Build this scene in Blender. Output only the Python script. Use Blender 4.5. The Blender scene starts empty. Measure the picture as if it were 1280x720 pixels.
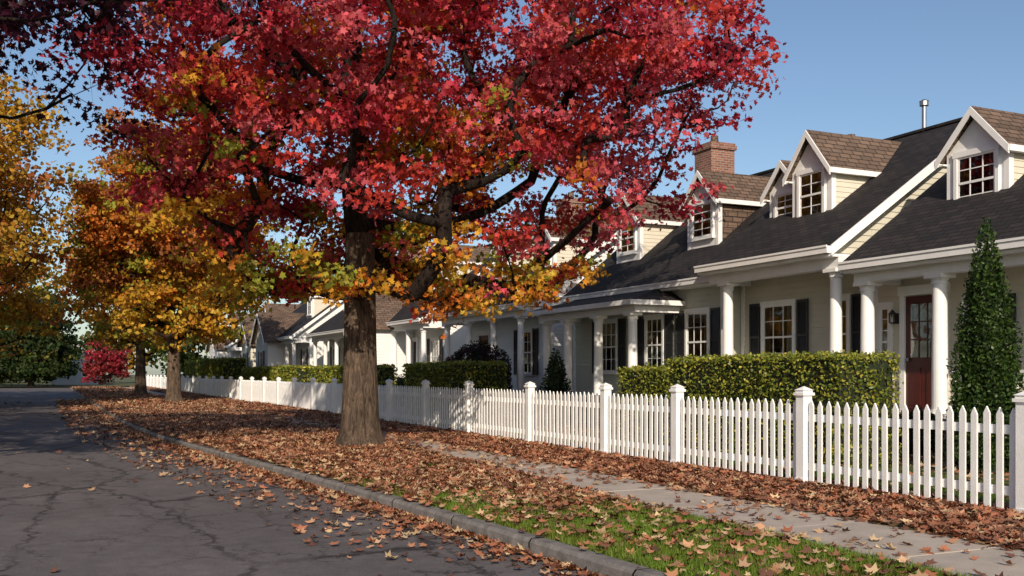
import bpy, math, random
import numpy as np
from mathutils import Vector
random.seed(7)
RNG=np.random.default_rng(11)
scene=bpy.context.scene
TH=math.radians(25.0); CS,SN=math.cos(TH),math.sin(TH)

# ------------------------------------------------------------------ materials
def newmat(name):
    m=bpy.data.materials.new(name); m.use_nodes=True
    nt=m.node_tree
    return m,nt.nodes,nt.links,nt.nodes['Principled BSDF']
def rgba(c): return (c[0],c[1],c[2],1)
def noise(n,l,co,scale,detail=4,rough=.55,dist=0):
    t=n.new('ShaderNodeTexNoise'); t.inputs['Scale'].default_value=scale
    t.inputs['Detail'].default_value=detail; t.inputs['Roughness'].default_value=rough
    t.inputs['Distortion'].default_value=dist
    l.new(co,t.inputs['Vector']); return t
def ramp(n,l,fac,stops):
    r=n.new('ShaderNodeValToRGB'); e=r.color_ramp.elements
    while len(e)<len(stops): e.new(0.5)
    for i,(p,c) in enumerate(stops):
        e[i].position=p; e[i].color=rgba(c)
    l.new(fac,r.inputs['Fac']); return r
def mixc(n,l,fac,a,b,mode='MIX'):
    m=n.new('ShaderNodeMix'); m.data_type='RGBA'; m.blend_type=mode
    fi,ai,bi=m.inputs[0],m.inputs[6],m.inputs[7]
    for s,v in ((fi,fac),(ai,a),(bi,b)):
        if isinstance(v,(int,float)): s.default_value=v
        elif isinstance(v,tuple): s.default_value=rgba(v)
        else: l.new(v,s)
    return m.outputs[2]
def bump(n,l,b,h,strength,dist=.02):
    x=n.new('ShaderNodeBump'); x.inputs['Strength'].default_value=strength
    x.inputs['Distance'].default_value=dist
    l.new(h,x.inputs['Height']); l.new(x.outputs[0],b.inputs['Normal'])
def basic(name,col,rough=.6,var=.12,scale=2.5,bs=.15,bscale=60,spec=.4):
    m,n,l,b=newmat(name)
    tc=n.new('ShaderNodeTexCoord'); co=tc.outputs['Object']
    t=noise(n,l,co,scale,6,.65)
    r=ramp(n,l,t.outputs[0],[(.3,tuple(c*(1-var) for c in col)),(.7,tuple(min(1,c*(1+var)) for c in col))])
    l.new(r.outputs[0],b.inputs['Base Color']); b.inputs['Roughness'].default_value=rough
    b.inputs['Specular IOR Level'].default_value=spec
    if bs>0:
        t2=noise(n,l,co,bscale,3); bump(n,l,b,t2.outputs[0],bs,.01)
    return m
def brickmat(name,c1,c2,mortar,bw,rh,ms,rough=.85,bs=.6,var=.25):
    m,n,l,b=newmat(name)
    tc=n.new('ShaderNodeTexCoord')
    br=n.new('ShaderNodeTexBrick'); l.new(tc.outputs['UV'],br.inputs['Vector'])
    br.inputs['Color1'].default_value=rgba(c1); br.inputs['Color2'].default_value=rgba(c2)
    br.inputs['Mortar'].default_value=rgba(mortar); br.inputs['Scale'].default_value=1
    br.inputs['Brick Width'].default_value=bw; br.inputs['Row Height'].default_value=rh
    br.inputs['Mortar Size'].default_value=ms
    t=noise(n,l,tc.outputs['Object'],1.3,8,.7)
    r=ramp(n,l,t.outputs[0],[(.3,(1-var,)*3),(.7,(1+var,)*3)])
    o=mixc(n,l,1.0,br.outputs[0],r.outputs[0],'MULTIPLY')
    l.new(o,b.inputs['Base Color']); b.inputs['Roughness'].default_value=rough
    b.inputs['Specular IOR Level'].default_value=.25
    inv=n.new('ShaderNodeMath'); inv.operation='SUBTRACT'; inv.inputs[0].default_value=1
    l.new(br.outputs['Fac'],inv.inputs[1]); bump(n,l,b,inv.outputs[0],bs,.015)
    return m
def leafmat(name,trans=.35,rough=.5):
    m,n,l,b=newmat(name)
    a=n.new('ShaderNodeAttribute'); a.attribute_name='Col'
    l.new(a.outputs['Color'],b.inputs['Base Color']); b.inputs['Roughness'].default_value=rough
    b.inputs['Specular IOR Level'].default_value=.25
    tr=n.new('ShaderNodeBsdfTranslucent')
    l.new(a.outputs['Color'],tr.inputs['Color'])
    mx=n.new('ShaderNodeMixShader'); mx.inputs[0].default_value=trans
    out=n['Material Output']
    l.new(b.outputs[0],mx.inputs[1]); l.new(tr.outputs[0],mx.inputs[2]); l.new(mx.outputs[0],out.inputs[0])
    return m

M={}
M['white']=basic('white_paint',(.80,.80,.78),.45,.06,3,.12,45)
M['fence']=basic('fence_paint',(.80,.80,.78),.55,.09,4,.25,60)
M['cream']=basic('cream_siding',(.63,.59,.48),.6,.07,1.5,.1,50)
M['sage']=basic('sage_siding',(.50,.51,.42),.6,.07,1.5,.1,50)
M['greige']=basic('greige_siding',(.55,.525,.43),.6,.07,1.5,.1,50)
M['paleblue']=basic('pale_siding',(.70,.73,.74),.6,.05,1.5,.1,50)
M['whitesiding']=basic('white_siding',(.75,.75,.73),.6,.05,1.5,.1,50)
M['shutter']=basic('black_shutter',(.022,.024,.026),.45,.2,4,.1)
M['door']=basic('red_door',(.07,.014,.011),.35,.25,3,.05)
M['foundation']=brickmat('foundation_brick',(.2,.09,.06),(.14,.06,.045),(.3,.28,.25),.21,.07,.01)
M['brick']=brickmat('chimney_brick',(.28,.12,.075),(.18,.07,.045),(.28,.24,.21),.21,.07,.01)
M['roof']=brickmat('shaded_charcoal_shingles',(.036,.030,.029),(.018,.017,.018),(.008,.008,.008),.3,.14,.012)  # main slopes: their shaded, near-black look is put into the colour
M['roof2']=brickmat('sunlit_brown_shingles',(.17,.115,.082),(.105,.072,.053),(.03,.022,.018),.3,.14,.012)  # browner colour paints in the sunlit look of the dormer slopes
M['metal']=basic('galvanised_metal',(.25,.26,.28),.4,.2,6,0)
M['metal'].node_tree.nodes['Principled BSDF'].inputs['Metallic'].default_value=.7
M['floor']=basic('porch_floor',(.3,.3,.3),.6,.1)
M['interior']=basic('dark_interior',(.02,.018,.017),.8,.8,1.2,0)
M['curtain']=basic('curtain_cloth',(.42,.37,.29),.9,.25,8,0)
def glassmat():
    m=bpy.data.materials.new('window_glass'); m.use_nodes=True
    n=m.node_tree.nodes; l=m.node_tree.links
    n.remove(n['Principled BSDF'])
    t=n.new('ShaderNodeBsdfTransparent'); t.inputs[0].default_value=(.8,.83,.82,1)
    g=n.new('ShaderNodeBsdfGlossy'); g.inputs['Roughness'].default_value=.03
    tc=n.new('ShaderNodeTexCoord'); nz=noise(n,l,tc.outputs['Object'],1.6,1)
    b=n.new('ShaderNodeBump'); b.inputs['Strength'].default_value=.3; b.inputs['Distance'].default_value=.06
    l.new(nz.outputs[0],b.inputs['Height']); l.new(b.outputs[0],g.inputs['Normal'])
    mx=n.new('ShaderNodeMixShader'); fr=n.new('ShaderNodeFresnel'); fr.inputs[0].default_value=2.5
    l.new(fr.outputs[0],mx.inputs[0])
    l.new(t.outputs[0],mx.inputs[1]); l.new(g.outputs[0],mx.inputs[2]); l.new(mx.outputs[0],n['Material Output'].inputs[0])
    return m
M['glass']=glassmat()
M['leaf']=leafmat('autumn_leaf',.45)
M['dryleaf']=leafmat('fallen_leaf',.1,.65)
M['grassblade']=leafmat('grass_blade',.3)
M['hedgeleaf']=leafmat('hedge_leaf',.25,.4)
M['hedgecore']=basic('hedge_core',(.012,.018,.006),.9,.3,10,.5)
def barkmat(name,c1,c2):
    m,n,l,b=newmat(name)
    tc=n.new('ShaderNodeTexCoord'); mp=n.new('ShaderNodeMapping'); mp.inputs['Scale'].default_value=(1,1,.2)
    l.new(tc.outputs['Object'],mp.inputs[0])
    t=noise(n,l,mp.outputs[0],15,9,.75,1.1)
    r=ramp(n,l,t.outputs[0],[(.40,c1),(.60,c2)])
    t3=noise(n,l,tc.outputs['Object'],2.2,4,.6); r3=ramp(n,l,t3.outputs[0],[(.3,(.7,.7,.68)),(.7,(1.25,1.2,1.15))])
    o=mixc(n,l,1.0,r.outputs[0],r3.outputs[0],'MULTIPLY')
    l.new(o,b.inputs['Base Color']); b.inputs['Roughness'].default_value=.9
    b.inputs['Specular IOR Level'].default_value=.15
    bump(n,l,b,t.outputs[0],1.0,.10); return m
M['bark']=barkmat('maple_bark',(.050,.037,.029),(.190,.140,.102))
M['barkdark']=barkmat('branch_bark',(.012,.009,.008),(.05,.036,.03))

# ------------------------------------------------------------------ mesh builder
class Part:
    def __init__(s): s.v=[]; s.f=[]
    def poly(s,pts):
        i=len(s.v); s.v+= [tuple(p) for p in pts]; s.f.append(tuple(range(i,i+len(pts))))
    def mesh(s,vs,fs):
        i=len(s.v); s.v+=[tuple(p) for p in vs]; s.f+=[tuple(a+i for a in f) for f in fs]
    def box(s,x0,x1,y0,y1,z0,z1):
        if x0>x1:x0,x1=x1,x0
        if y0>y1:y0,y1=y1,y0
        s.mesh([(x0,y0,z0),(x1,y0,z0),(x1,y1,z0),(x0,y1,z0),(x0,y0,z1),(x1,y0,z1),(x1,y1,z1),(x0,y1,z1)],
          [(0,3,2,1),(4,5,6,7),(0,1,5,4),(1,2,6,5),(2,3,7,6),(3,0,4,7)])
    def slab(s,q,t):
        a=[tuple(p) for p in q]; b=[(p[0],p[1],p[2]-t) for p in q]; k=len(q)
        fs=[tuple(range(k)),tuple(range(2*k-1,k-1,-1))]
        for i in range(k):
            j=(i+1)%k; fs.append((i,i+k,j+k,j))
        s.mesh(a+b,fs)
    def cyl(s,x,y,z0,z1,r0,r1,n=16):
        vs=[];fs=[]
        for (z,r) in ((z0,r0),(z1,r1)):
            for i in range(n):
                a=2*math.pi*i/n; vs.append((x+r*math.cos(a),y+r*math.sin(a),z))
        for i in range(n):
            j=(i+1)%n; fs.append((i,j,n+j,n+i))
        fs.append(tuple(range(n,2*n))); fs.append(tuple(range(n-1,-1,-1)))
        s.mesh(vs,fs)
    def siding(s,plane,c,poly,step=.13,lap=.018,sign=-1):
        zs=[p[1] for p in poly]; z=min(zs); zt=max(zs)
        def span(zz):
            xs=[]
            for i in range(len(poly)):
                a,b=poly[i],poly[(i+1)%len(poly)]
                if abs(a[1]-b[1])<1e-9:
                    if abs(a[1]-zz)<1e-6: xs+= [a[0],b[0]]
                    continue
                t=(zz-a[1])/(b[1]-a[1])
                if -1e-6<=t<=1+1e-6: xs.append(a[0]+t*(b[0]-a[0]))
            return (min(xs),max(xs)) if xs else None
        while z<zt-1e-4:
            z2=min(z+step,zt); A=span(z+1e-6); B=span(z2-1e-6)
            if A and B:
                o0=c; o1=c-sign*lap
                if plane=='X':
                    q=[(o0,A[0],z),(o0,A[1],z),(o1,B[1],z2),(o1,B[0],z2)]
                    lo=[(o1,A[0],z),(o1,A[1],z),(o0,A[1],z),(o0,A[0],z)]
                else:
                    q=[(A[0],o0,z),(A[1],o0,z),(B[1],o1,z2),(B[0],o1,z2)]
                    lo=[(A[0],o1,z),(A[1],o1,z),(A[1],o0,z),(A[0],o0,z)]
                s.poly(q); s.poly(lo)
            z=z2
    def obj(s,name,mat,parent=None,origin=(0,0,0),smooth=False):
        if not s.v: return None
        me=bpy.data.meshes.new(name); O=np.array(origin)
        V=np.array(s.v)-O
        me.from_pydata(V.tolist(),[],s.f)
        uv=me.uv_layers.new(name='UVMap'); buf=np.zeros(len(me.loops)*2)
        for p in me.polygons:
            n=p.normal
            if abs(n.z)>.999: t1=Vector((1,0,0))
            else: t1=Vector((0,0,1)).cross(n).normalized()
            t2=n.cross(t1)
            for li in p.loop_indices:
                co=me.vertices[me.loops[li].vertex_index].co
                buf[2*li]=co.dot(t1); buf[2*li+1]=co.dot(t2)
        uv.data.foreach_set('uv',buf)
        me.materials.append(mat)
        if smooth: me.shade_smooth()
        ob=bpy.data.objects.new(name,me); scene.collection.objects.link(ob)
        if parent: ob.parent=parent
        else: ob.location=origin
        return ob
def empty(name,loc):
    e=bpy.data.objects.new(name,None); e.empty_display_size=.3; e.location=loc
    scene.collection.objects.link(e); return e

SHAPES={
 'kite':(np.array([[0,0,0],[.42,.35,.10],[.30,.78,.06],[0,1.05,0],[-.30,.78,.06],[-.42,.35,.10]]),[(0,1,2,3),(0,3,4,5)]),
 'star':(np.array([[0,0,0],[.50,.12,.10],[.32,.38,.04],[.52,.70,.12],[.18,.66,.03],[0,1.08,.05],[-.18,.66,.03],[-.52,.70,.12],[-.32,.38,.04],[-.50,.12,.10]]),[(0,1,2,3,4,5),(0,5,6,7,8,9)]),
 'maple':(np.array([[0,-.05,0],[.10,.12,0],[.42,.05,.10],[.34,.30,.05],[.62,.52,.16],[.30,.58,.04],[.2,.72,.03],[0,1.05,.12],[-.2,.72,.03],[-.30,.58,.04],[-.62,.52,.16],[-.34,.30,.05],[-.42,.05,.10],[-.10,.12,0]]),[tuple(range(14))]),
 'oval':(np.array([[0,0,0],[.28,.5,.06],[0,1,0],[-.28,.5,.06]]),[(0,1,2,3)]),
 'blade':(np.array([[-.06,0,0],[.06,0,0],[.0,1,0]]),[(0,1,2)]),
}
def leaves(name,P,S,C,mat,shape='kite',up=.3,parent=None,origin=(0,0,0),blade=False):
    P=np.asarray(P)-np.array(origin); N=len(P); sv,sf=SHAPES[shape]; m=len(sv)
    if blade:
        b=RNG.normal(0,.38,(N,3)); b[:,2]=1; b/=np.linalg.norm(b,axis=1)[:,None]
        t=RNG.normal(0,1,(N,3)); t[:,2]=0; t-= (t*b).sum(1)[:,None]*b; t/=np.linalg.norm(t,axis=1)[:,None]
        n=np.cross(t,b)
    else:
        n=RNG.normal(0,1,(N,3)); n/=np.linalg.norm(n,axis=1)[:,None]
        n=n*(1-up); n[:,2]+=up*np.where(RNG.random(N)<.93,1,-1); n/=np.linalg.norm(n,axis=1)[:,None]
        t=RNG.normal(0,1,(N,3)); t-=(t*n).sum(1)[:,None]*n; t/=np.linalg.norm(t,axis=1)[:,None]
        b=np.cross(n,t)
    S=np.asarray(S)[:,None,None]
    curl=RNG.uniform(.3,2.6,(N,1,1)) if not blade else 1
    V=P[:,None,:]+S*(sv[None,:,0:1]*t[:,None,:]+(sv[None,:,1:2]-(0 if blade else .5))*b[:,None,:]+curl*sv[None,:,2:3]*n[:,None,:])
    me=bpy.data.meshes.new(name); me.vertices.add(N*m); me.vertices.foreach_set('co',V.reshape(-1).astype(np.float32))
    base=np.concatenate([np.array(f) for f in sf]); L=len(base)
    idx=(base[None,:]+(np.arange(N)*m)[:,None]).reshape(-1)
    me.loops.add(len(idx)); me.loops.foreach_set('vertex_index',idx.astype(np.int32))
    st=[];k=0
    for f in sf: st.append(k); k+=len(f)
    starts=(np.array(st)[None,:]+(np.arange(N)*L)[:,None]).reshape(-1)
    me.polygons.add(len(starts)); me.polygons.foreach_set('loop_start',starts.astype(np.int32))
    me.update(calc_edges=True)
    ca=me.color_attributes.new('Col','FLOAT_COLOR','POINT')
    cc=np.ones((N*m,4),dtype=np.float32); cc[:,:3]=np.repeat(np.clip(C,0.002,.9),m,axis=0)
    ca.data.foreach_set('color',cc.reshape(-1))
    me.materials.append(mat)
    ob=bpy.data.objects.new(name,me); scene.collection.objects.link(ob)
    if parent: ob.parent=parent
    else: ob.location=origin
    return ob

# ------------------------------------------------------------------ ground profile
kY=[-60,2,6,8,13,18.6,24,30.6,55,105]; kX=[3.85,3.85,3.76,3.62,3.25,2.65,2.2,1.95,1.9,1.9]
def kerbx(y): return np.interp(y,kY,kX)
sY=[-60,10,17,24,105]; sA=[5.62,5.62,5.95,5.95,5.9]; sB=[6.85,6.85,7.05,7.05,7.0]
def swa(y): return np.interp(y,sY,sA)
def swb(y): return np.interp(y,sY,sB)
FX=8.5; ROADZ=-.13; YEND=105
KY=list(np.arange(-60,0,5))+list(np.arange(0,105.01,1.0))
ker=np.convolve(np.pad(kerbx(np.array(KY)),2,mode='edge'),np.ones(5)/5,'valid')
ker_i=lambda y: np.interp(y,KY,ker)

def groundmat():
    m,n,l,b=newmat('lawn_ground'); tc=n.new('ShaderNodeTexCoord'); co=tc.outputs['Object']
    t1=noise(n,l,co,.7,6,.7); t2=noise(n,l,co,14,5,.7)
    g=ramp(n,l,t2.outputs[0],[(.3,(.025,.045,.010)),(.7,(.08,.12,.025))])
    br=ramp(n,l,t2.outputs[0],[(.3,(.06,.032,.016)),(.7,(.22,.13,.065))])
    f=ramp(n,l,t1.outputs[0],[(.46,(0,0,0)),(.60,(1,1,1))])
    o=mixc(n,l,f.outputs[0],g.outputs[0],br.outputs[0]); l.new(o,b.inputs['Base Color'])
    b.inputs['Roughness'].default_value=.95; bump(n,l,b,t2.outputs[0],.6,.04); return m
def vergemat():
    m,n,l,b=newmat('leaf_litter'); tc=n.new('ShaderNodeTexCoord'); co=tc.outputs['Object']
    sp=n.new('ShaderNodeSeparateXYZ'); l.new(co,sp.inputs[0])
    t1=noise(n,l,co,.9,5,.7)
    ad=n.new('ShaderNodeMath'); ad.operation='MULTIPLY_ADD'; l.new(t1.outputs[0],ad.inputs[0]); ad.inputs[1].default_value=7; l.new(sp.outputs[1],ad.inputs[2])
    mr=n.new('ShaderNodeMapRange'); l.new(ad.outputs[0],mr.inputs[0]); mr.inputs[1].default_value=12.5; mr.inputs[2].default_value=15.5
    v=n.new('ShaderNodeTexVoronoi'); v.inputs['Scale'].default_value=13; l.new(co,v.inputs['Vector'])
    br=ramp(n,l,v.outputs['Color'],[(.1,(.06,.030,.018)),(.5,(.18,.095,.055)),(.9,(.34,.19,.11))])
    t2=noise(n,l,co,30,5,.7)
    g=ramp(n,l,t2.outputs[0],[(.3,(.03,.035,.010)),(.7,(.09,.11,.025))])
    o=mixc(n,l,mr.outputs[0],g.outputs[0],br.outputs[0]); l.new(o,b.inputs['Base Color'])
    b.inputs['Roughness'].default_value=.9; bump(n,l,b,v.outputs['Distance'],.8,.03); return m
M['lawn']=groundmat(); M['verge']=vergemat()
p=Part(); p.poly([(-700,-300,-.22),(700,-300,-.22),(700,900,-.22),(-700,900,-.22)]); p.obj('ground',M['lawn'])
LK=-6.6
def strip(name,fa,fb,z,mat,ys):
    p=Part()
    for a,b in zip(ys[:-1],ys[1:]):
        p.poly([(fa(a),a,z),(fb(a),a,z),(fb(b),b,z),(fa(b),b,z)])
    return p.obj(name,mat)
ys=KY
strip('verge',lambda y:ker_i(y)+.14,lambda y:FX+.35,0,M['verge'],ys)
strip('lawn',lambda y:FX+.35,lambda y:300,0.0,M['lawn'],[-60,105])
p=Part(); p.poly([(-300,-60,0),(LK-.16,-60,0),(LK-.16,105,0),(-300,105,0)]); p.obj('lawn',M['lawn'])
p=Part(); p.poly([(-300,112,0),(300,112,0),(300,500,0),(-300,500,0)]); p.obj('lawn',M['lawn'])
def asphalt():
    m,n,l,b=newmat('asphalt'); tc=n.new('ShaderNodeTexCoord'); co=tc.outputs['Object']
    big=noise(n,l,co,.35,6,.65); fine=noise(n,l,co,90,3,.8); mid=noise(n,l,co,5,6,.7)
    base=ramp(n,l,big.outputs[0],[(.3,(.092,.084,.086)),(.7,(.145,.131,.130))])
    fr=ramp(n,l,fine.outputs[0],[(.3,(.6,.6,.6)),(.7,(1.4,1.4,1.4))])
    md=ramp(n,l,mid.outputs[0],[(.3,(.80,.80,.80)),(.7,(1.16,1.16,1.16))])
    o=mixc(n,l,1.0,base.outputs[0],fr.outputs[0],'MULTIPLY'); o=mixc(n,l,1.0,o,md.outputs[0],'MULTIPLY')
    dn=noise(n,l,co,1.6,8,.78)
    va=n.new('ShaderNodeVectorMath'); va.operation='MULTIPLY_ADD'
    l.new(dn.outputs['Color'],va.inputs[0]); va.inputs[1].default_value=(1.0,1.0,0); l.new(co,va.inputs[2])
    def crack(scale,w,w2,sy=.55):
        mp=n.new('ShaderNodeMapping'); mp.inputs['Scale'].default_value=(1,sy,0); l.new(va.outputs[0],mp.inputs[0])
        v=n.new('ShaderNodeTexVoronoi'); v.feature='DISTANCE_TO_EDGE'; v.voronoi_dimensions='2D'; v.inputs['Scale'].default_value=scale
        l.new(mp.outputs[0],v.inputs['Vector'])
        return ramp(n,l,v.outputs['Distance'],[(w,(1,1,1)),(w2,(0,0,0))])
    c1=crack(.6,.011,.027,.35); c2=crack(1.9,.012,.038,.5)
    mk=noise(n,l,co,.5,3); mkr=ramp(n,l,mk.outputs[0],[(.44,(0,0,0)),(.56,(1,1,1))])
    mk2=noise(n,l,co,.9,3); mkr2=ramp(n,l,mk2.outputs[0],[(.34,(.35,.35,.35)),(.50,(1,1,1))])
    c1m=mixc(n,l,1.0,c1.outputs[0],mkr2.outputs[0],'MULTIPLY')
    c2m=mixc(n,l,1.0,c2.outputs[0],mkr.outputs[0],'MULTIPLY')
    cc=mixc(n,l,1.0,c1m,c2m,'ADD')
    sc=n.new('ShaderNodeMath'); sc.operation='MULTIPLY'; sc.use_clamp=True; l.new(cc,sc.inputs[0]); sc.inputs[1].default_value=.82
    o=mixc(n,l,sc.outputs[0],o,(.026,.023,.023)); l.new(o,b.inputs['Base Color'])
    b.inputs['Roughness'].default_value=.85; b.inputs['Specular IOR Level'].default_value=.3
    bump(n,l,b,fine.outputs[0],.5,.008); return m
M['asphalt']=asphalt()
p=Part()
for a,b_ in zip(ys[:-1],ys[1:]):
    p.poly([(LK,a,ROADZ),(ker_i(a),a,ROADZ),(ker_i(b_),b_,ROADZ),(LK,b_,ROADZ)])
p.poly([(-200,105,ROADZ),(200,105,ROADZ),(200,112,ROADZ),(-200,112,ROADZ)])
p.obj('road',M['asphalt'])
M['kerb']=basic('kerb_concrete',(.165,.152,.142),.85,.45,6,.5,50)
M['walk']=basic('sidewalk_concrete',(.40,.345,.29),.85,.18,2.2,.35,80)
def kerbobj(f,side):
    p=Part(); y=-30
    while y<104.5:
        L=3.0 if y>40 else 1.5; n=max(1,int(L/.75)); y1=min(y+L-.02,105)
        for k in range(n):
            a=y+(y1-y)*k/n; b=y+(y1-y)*(k+1)/n
            xa,xb=f(a),f(b); w=.15*side; c=.025*side; t=.012
            for q in ([(xa,a,-.22),(xb,b,-.22),(xb,b,t-.03),(xa,a,t-.03)],
                      [(xa,a,t-.03),(xb,b,t-.03),(xb+c,b,t),(xa+c,a,t)],
                      [(xa+c,a,t),(xb+c,b,t),(xb+w,b,t),(xa+w,a,t)],
                      [(xa+w,a,t),(xb+w,b,t),(xb+w,b,-.1),(xa+w,a,-.1)]): p.poly(q)
        y+=L
    return p.obj('kerb',M['kerb'])
kerbobj(ker_i,1); kerbobj(lambda y:LK,-1)
p=Part(); y=-20.
while y<104:
    y1=y+1.5; g=.012; a,b_=y+g,y1-g; z=.022+random.uniform(-.003,.003)
    p.mesh([(swa(a),a,-.05),(swb(a),a,-.05),(swb(b_),b_,-.05),(swa(b_),b_,-.05),(swa(a),a,z),(swb(a),a,z),(swb(b_),b_,z),(swa(b_),b_,z)],
       [(4,5,6,7),(0,1,5,4),(1,2,6,5),(2,3,7,6),(3,0,4,7)])
    y=y1
p.obj('sidewalk',M['walk'])

# ------------------------------------------------------------------ fence
p=Part()
posts=[-5.4,-2.4,.6,3.6,6.56,9.66,12.4,14.5,17.4,20.5,23.3,26.2]
while posts[-1]<100: posts.append(posts[-1]+2.9)
for y in posts:
    w=.068
    p.box(FX-w,FX+w,y-w,y+w,-.1,1.12)
    p.box(FX-w-.022,FX+w+.022,y-w-.022,y+w+.022,1.12,1.155)
    r=w+.005
    p.box(FX-r,FX+r,y-r,y+r,1.155,1.185)
    p.mesh([(FX-r-.012,y-r-.012,1.185),(FX+r+.012,y-r-.012,1.185),(FX+r+.012,y+r+.012,1.185),(FX-r-.012,y+r+.012,1.185),(FX,y,1.235)],[(0,1,4),(1,2,4),(2,3,4),(3,0,4),(3,2,1,0)])
    p.box(FX-w-.01,FX+w+.01,y-w-.01,y+w+.01,0,.10)
for a,b_ in zip(posts[:-1],posts[1:]):
    p.box(FX+.004,FX+.045,a+.068,b_-.068,.20,.29); p.box(FX+.004,FX+.045,a+.068,b_-.068,.80,.89)
    n=max(2,int(round((b_-a-.136)/.145))); st=(b_-a-.136)/n
    for i in range(n):
        yc=a+.068+st*(i+.5)+random.uniform(-.004,.004); h=1.06+random.uniform(-.009,.009); w=.036; x0,x1=FX-.018,FX+.001
        lean=random.uniform(-.006,.006)
        p.mesh([(x0,yc-w,.07),(x0,yc+w,.07),(x0,yc+w+lean,h-.07),(x0,yc+lean,h),(x0,yc-w+lean,h-.07),
                (x1,yc-w,.07),(x1,yc+w,.07),(x1,yc+w+lean,h-.07),(x1,yc+lean,h),(x1,yc-w+lean,h-.07)],
               [(0,1,2,3,4),(9,8,7,6,5),(0,5,6,1),(1,6,7,2),(2,7,8,3),(3,8,9,4),(4,9,5,0)])
p.obj('picket_fence',M['fence'])

# ------------------------------------------------------------------ houses
class House:
    def __init__(s,name,loc,wall='cream'):
        s.e=empty(name,loc); s.o=loc; s.wallm=M[wall]; s.P={}
    def g(s,k):
        if k not in s.P: s.P[k]=Part()
        return s.P[k]
    def window(s,x,y0,y1,z0,z1,shut=0,cols=3,rows=2,sill=True,curt=True):
        T=s.g('trim'); f=.075
        T.box(x-.05,x+.03,y0,y0+f,z0,z1); T.box(x-.05,x+.03,y1-f,y1,z0,z1)
        T.box(x-.055,x+.03,y0-.02,y1+.02,z1-f,z1+.03); 
        T.box(x-.09,x+.03,y0-.04,y1+.04,z0-.045,z0+.03)
        a0,a1,b0,b1=y0+f,y1-f,z0+.03,z1-f; zm=(b0+b1)/2
        sa=.035
        T.box(x-.034,x+.02,a0,a0+sa,b0,b1); T.box(x-.034,x+.02,a1-sa,a1,b0,b1)
        T.box(x-.032,x+.02,a0+sa,a1-sa,b0,b0+sa+.01); T.box(x-.032,x+.02,a0+sa,a1-sa,b1-sa,b1)
        T.box(x-.038,x+.02,a0+sa,a1-sa,zm-.022,zm+.022)
        for i in range(1,cols):
            y=a0+(a1-a0)*i/cols; T.box(x-.028,x-.008,y-.009,y+.009,b0+sa,b1-sa)
        for (q0,q1) in ((b0,zm),(zm,b1)):
            for i in range(1,rows):
                z=q0+(q1-q0)*i/rows; T.box(x-.027,x-.009,a0+sa,a1-sa,z-.009,z+.009)
        s.g('glass').poly([(x-.018,a0+.01,b0+.01),(x-.018,a0+.01,b1-.01),(x-.018,a1-.01,b1-.01),(x-.018,a1-.01,b0+.01)])
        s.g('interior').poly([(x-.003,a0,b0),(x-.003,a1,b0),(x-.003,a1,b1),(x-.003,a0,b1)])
        if curt:
            c=s.g('curtain'); w=(a1-a0); cw=w*random.uniform(.16,.3); zz=b0+.02
            for (u0,u1) in ((a0+.01,a0+cw),(a1-cw,a1-.01)):
                n=8
                for i in range(n):
                    ya=u0+(u1-u0)*i/n; yb=u0+(u1-u0)*(i+1)/n; xa=x-.006-(.006 if i%2 else 0); xb=x-.006-(0 if i%2 else .006)
                    c.poly([(xa,ya,zz),(xb,yb,zz),(xb,yb,b1),(xa,ya,b1)])
            if random.random()<.5: c.box(x-.0155,x-.0135,a0+.01,a1-.01,b1-(b1-b0)*random.uniform(.12,.35),b1-.01)
        if shut:
            S=s.g('shutters'); w=.36
            for sd in (0,1):
                if sd==0 and not (shut&1): continue
                if sd==1 and not (shut&2): continue
                ya=y0-.05-w if sd==0 else y1+.05; yb=ya+w
                S.box(x-.05,x-.02,ya,ya+.05,z0-.02,z1); S.box(x-.05,x-.02,yb-.05,yb,z0-.02,z1)
                for zz in (z0-.02,(z0+z1)/2-.03,z1-.06): S.box(x-.048,x-.02,ya+.05,yb-.05,zz,zz+.06)
                z=z0+.05
                while z<z1-.07:
                    S.poly([(x-.044,ya+.05,z),(x-.044,yb-.05,z),(x-.026,yb-.05,z+.045),(x-.026,ya+.05,z+.045)]); z+=.045
                S.poly([(x-.024,ya,z0),(x-.024,yb,z0),(x-.024,yb,z1),(x-.024,ya,z1)])
    def door(s,x,y0,y1,z0,z1):
        T=s.g('trim'); f=.12
        T.box(x-.06,x+.03,y0-f,y0,z0,z1+.02); T.box(x-.06,x+.03,y1,y1+f,z0,z1+.02); T.box(x-.08,x+.03,y0-f-.03,y1+f+.03,z1+.02,z1+.2)
        D=s.g('door'); D.box(x-.02,x+.02,y0,y1,z0,z1)
        w=(y1-y0)
        for i in range(2):
            for (q0,q1) in ((z0+.15,z0+.85),):
                a=y0+.1+i*(w/2-.03); D.box(x-.034,x-.02,a,a+w/2-.17,q0,q1)
        s.g('glass').poly([(x-.03,y0+.13,z0+1.05),(x-.03,y0+.13,z1-.15),(x-.03,y1-.13,z1-.15),(x-.03,y1-.13,z0+1.05)])
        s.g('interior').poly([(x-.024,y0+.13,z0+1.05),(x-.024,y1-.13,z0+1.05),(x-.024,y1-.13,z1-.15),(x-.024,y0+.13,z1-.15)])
        for i in (1,2):
            y=y0+.13+(w-.26)*i/3; D.box(x-.04,x-.025,y-.012,y+.012,z0+1.05,z1-.15)
        for i in (1,2): 
            z=z0+1.05+(z1-z0-1.2)*i/3; D.box(x-.039,x-.025,y0+.13,y1-.13,z-.012,z+.012)
        s.g('metal').cyl(x-.06,y1-.07,z0+.98,z0+1.04,.03,.03,8)
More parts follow.
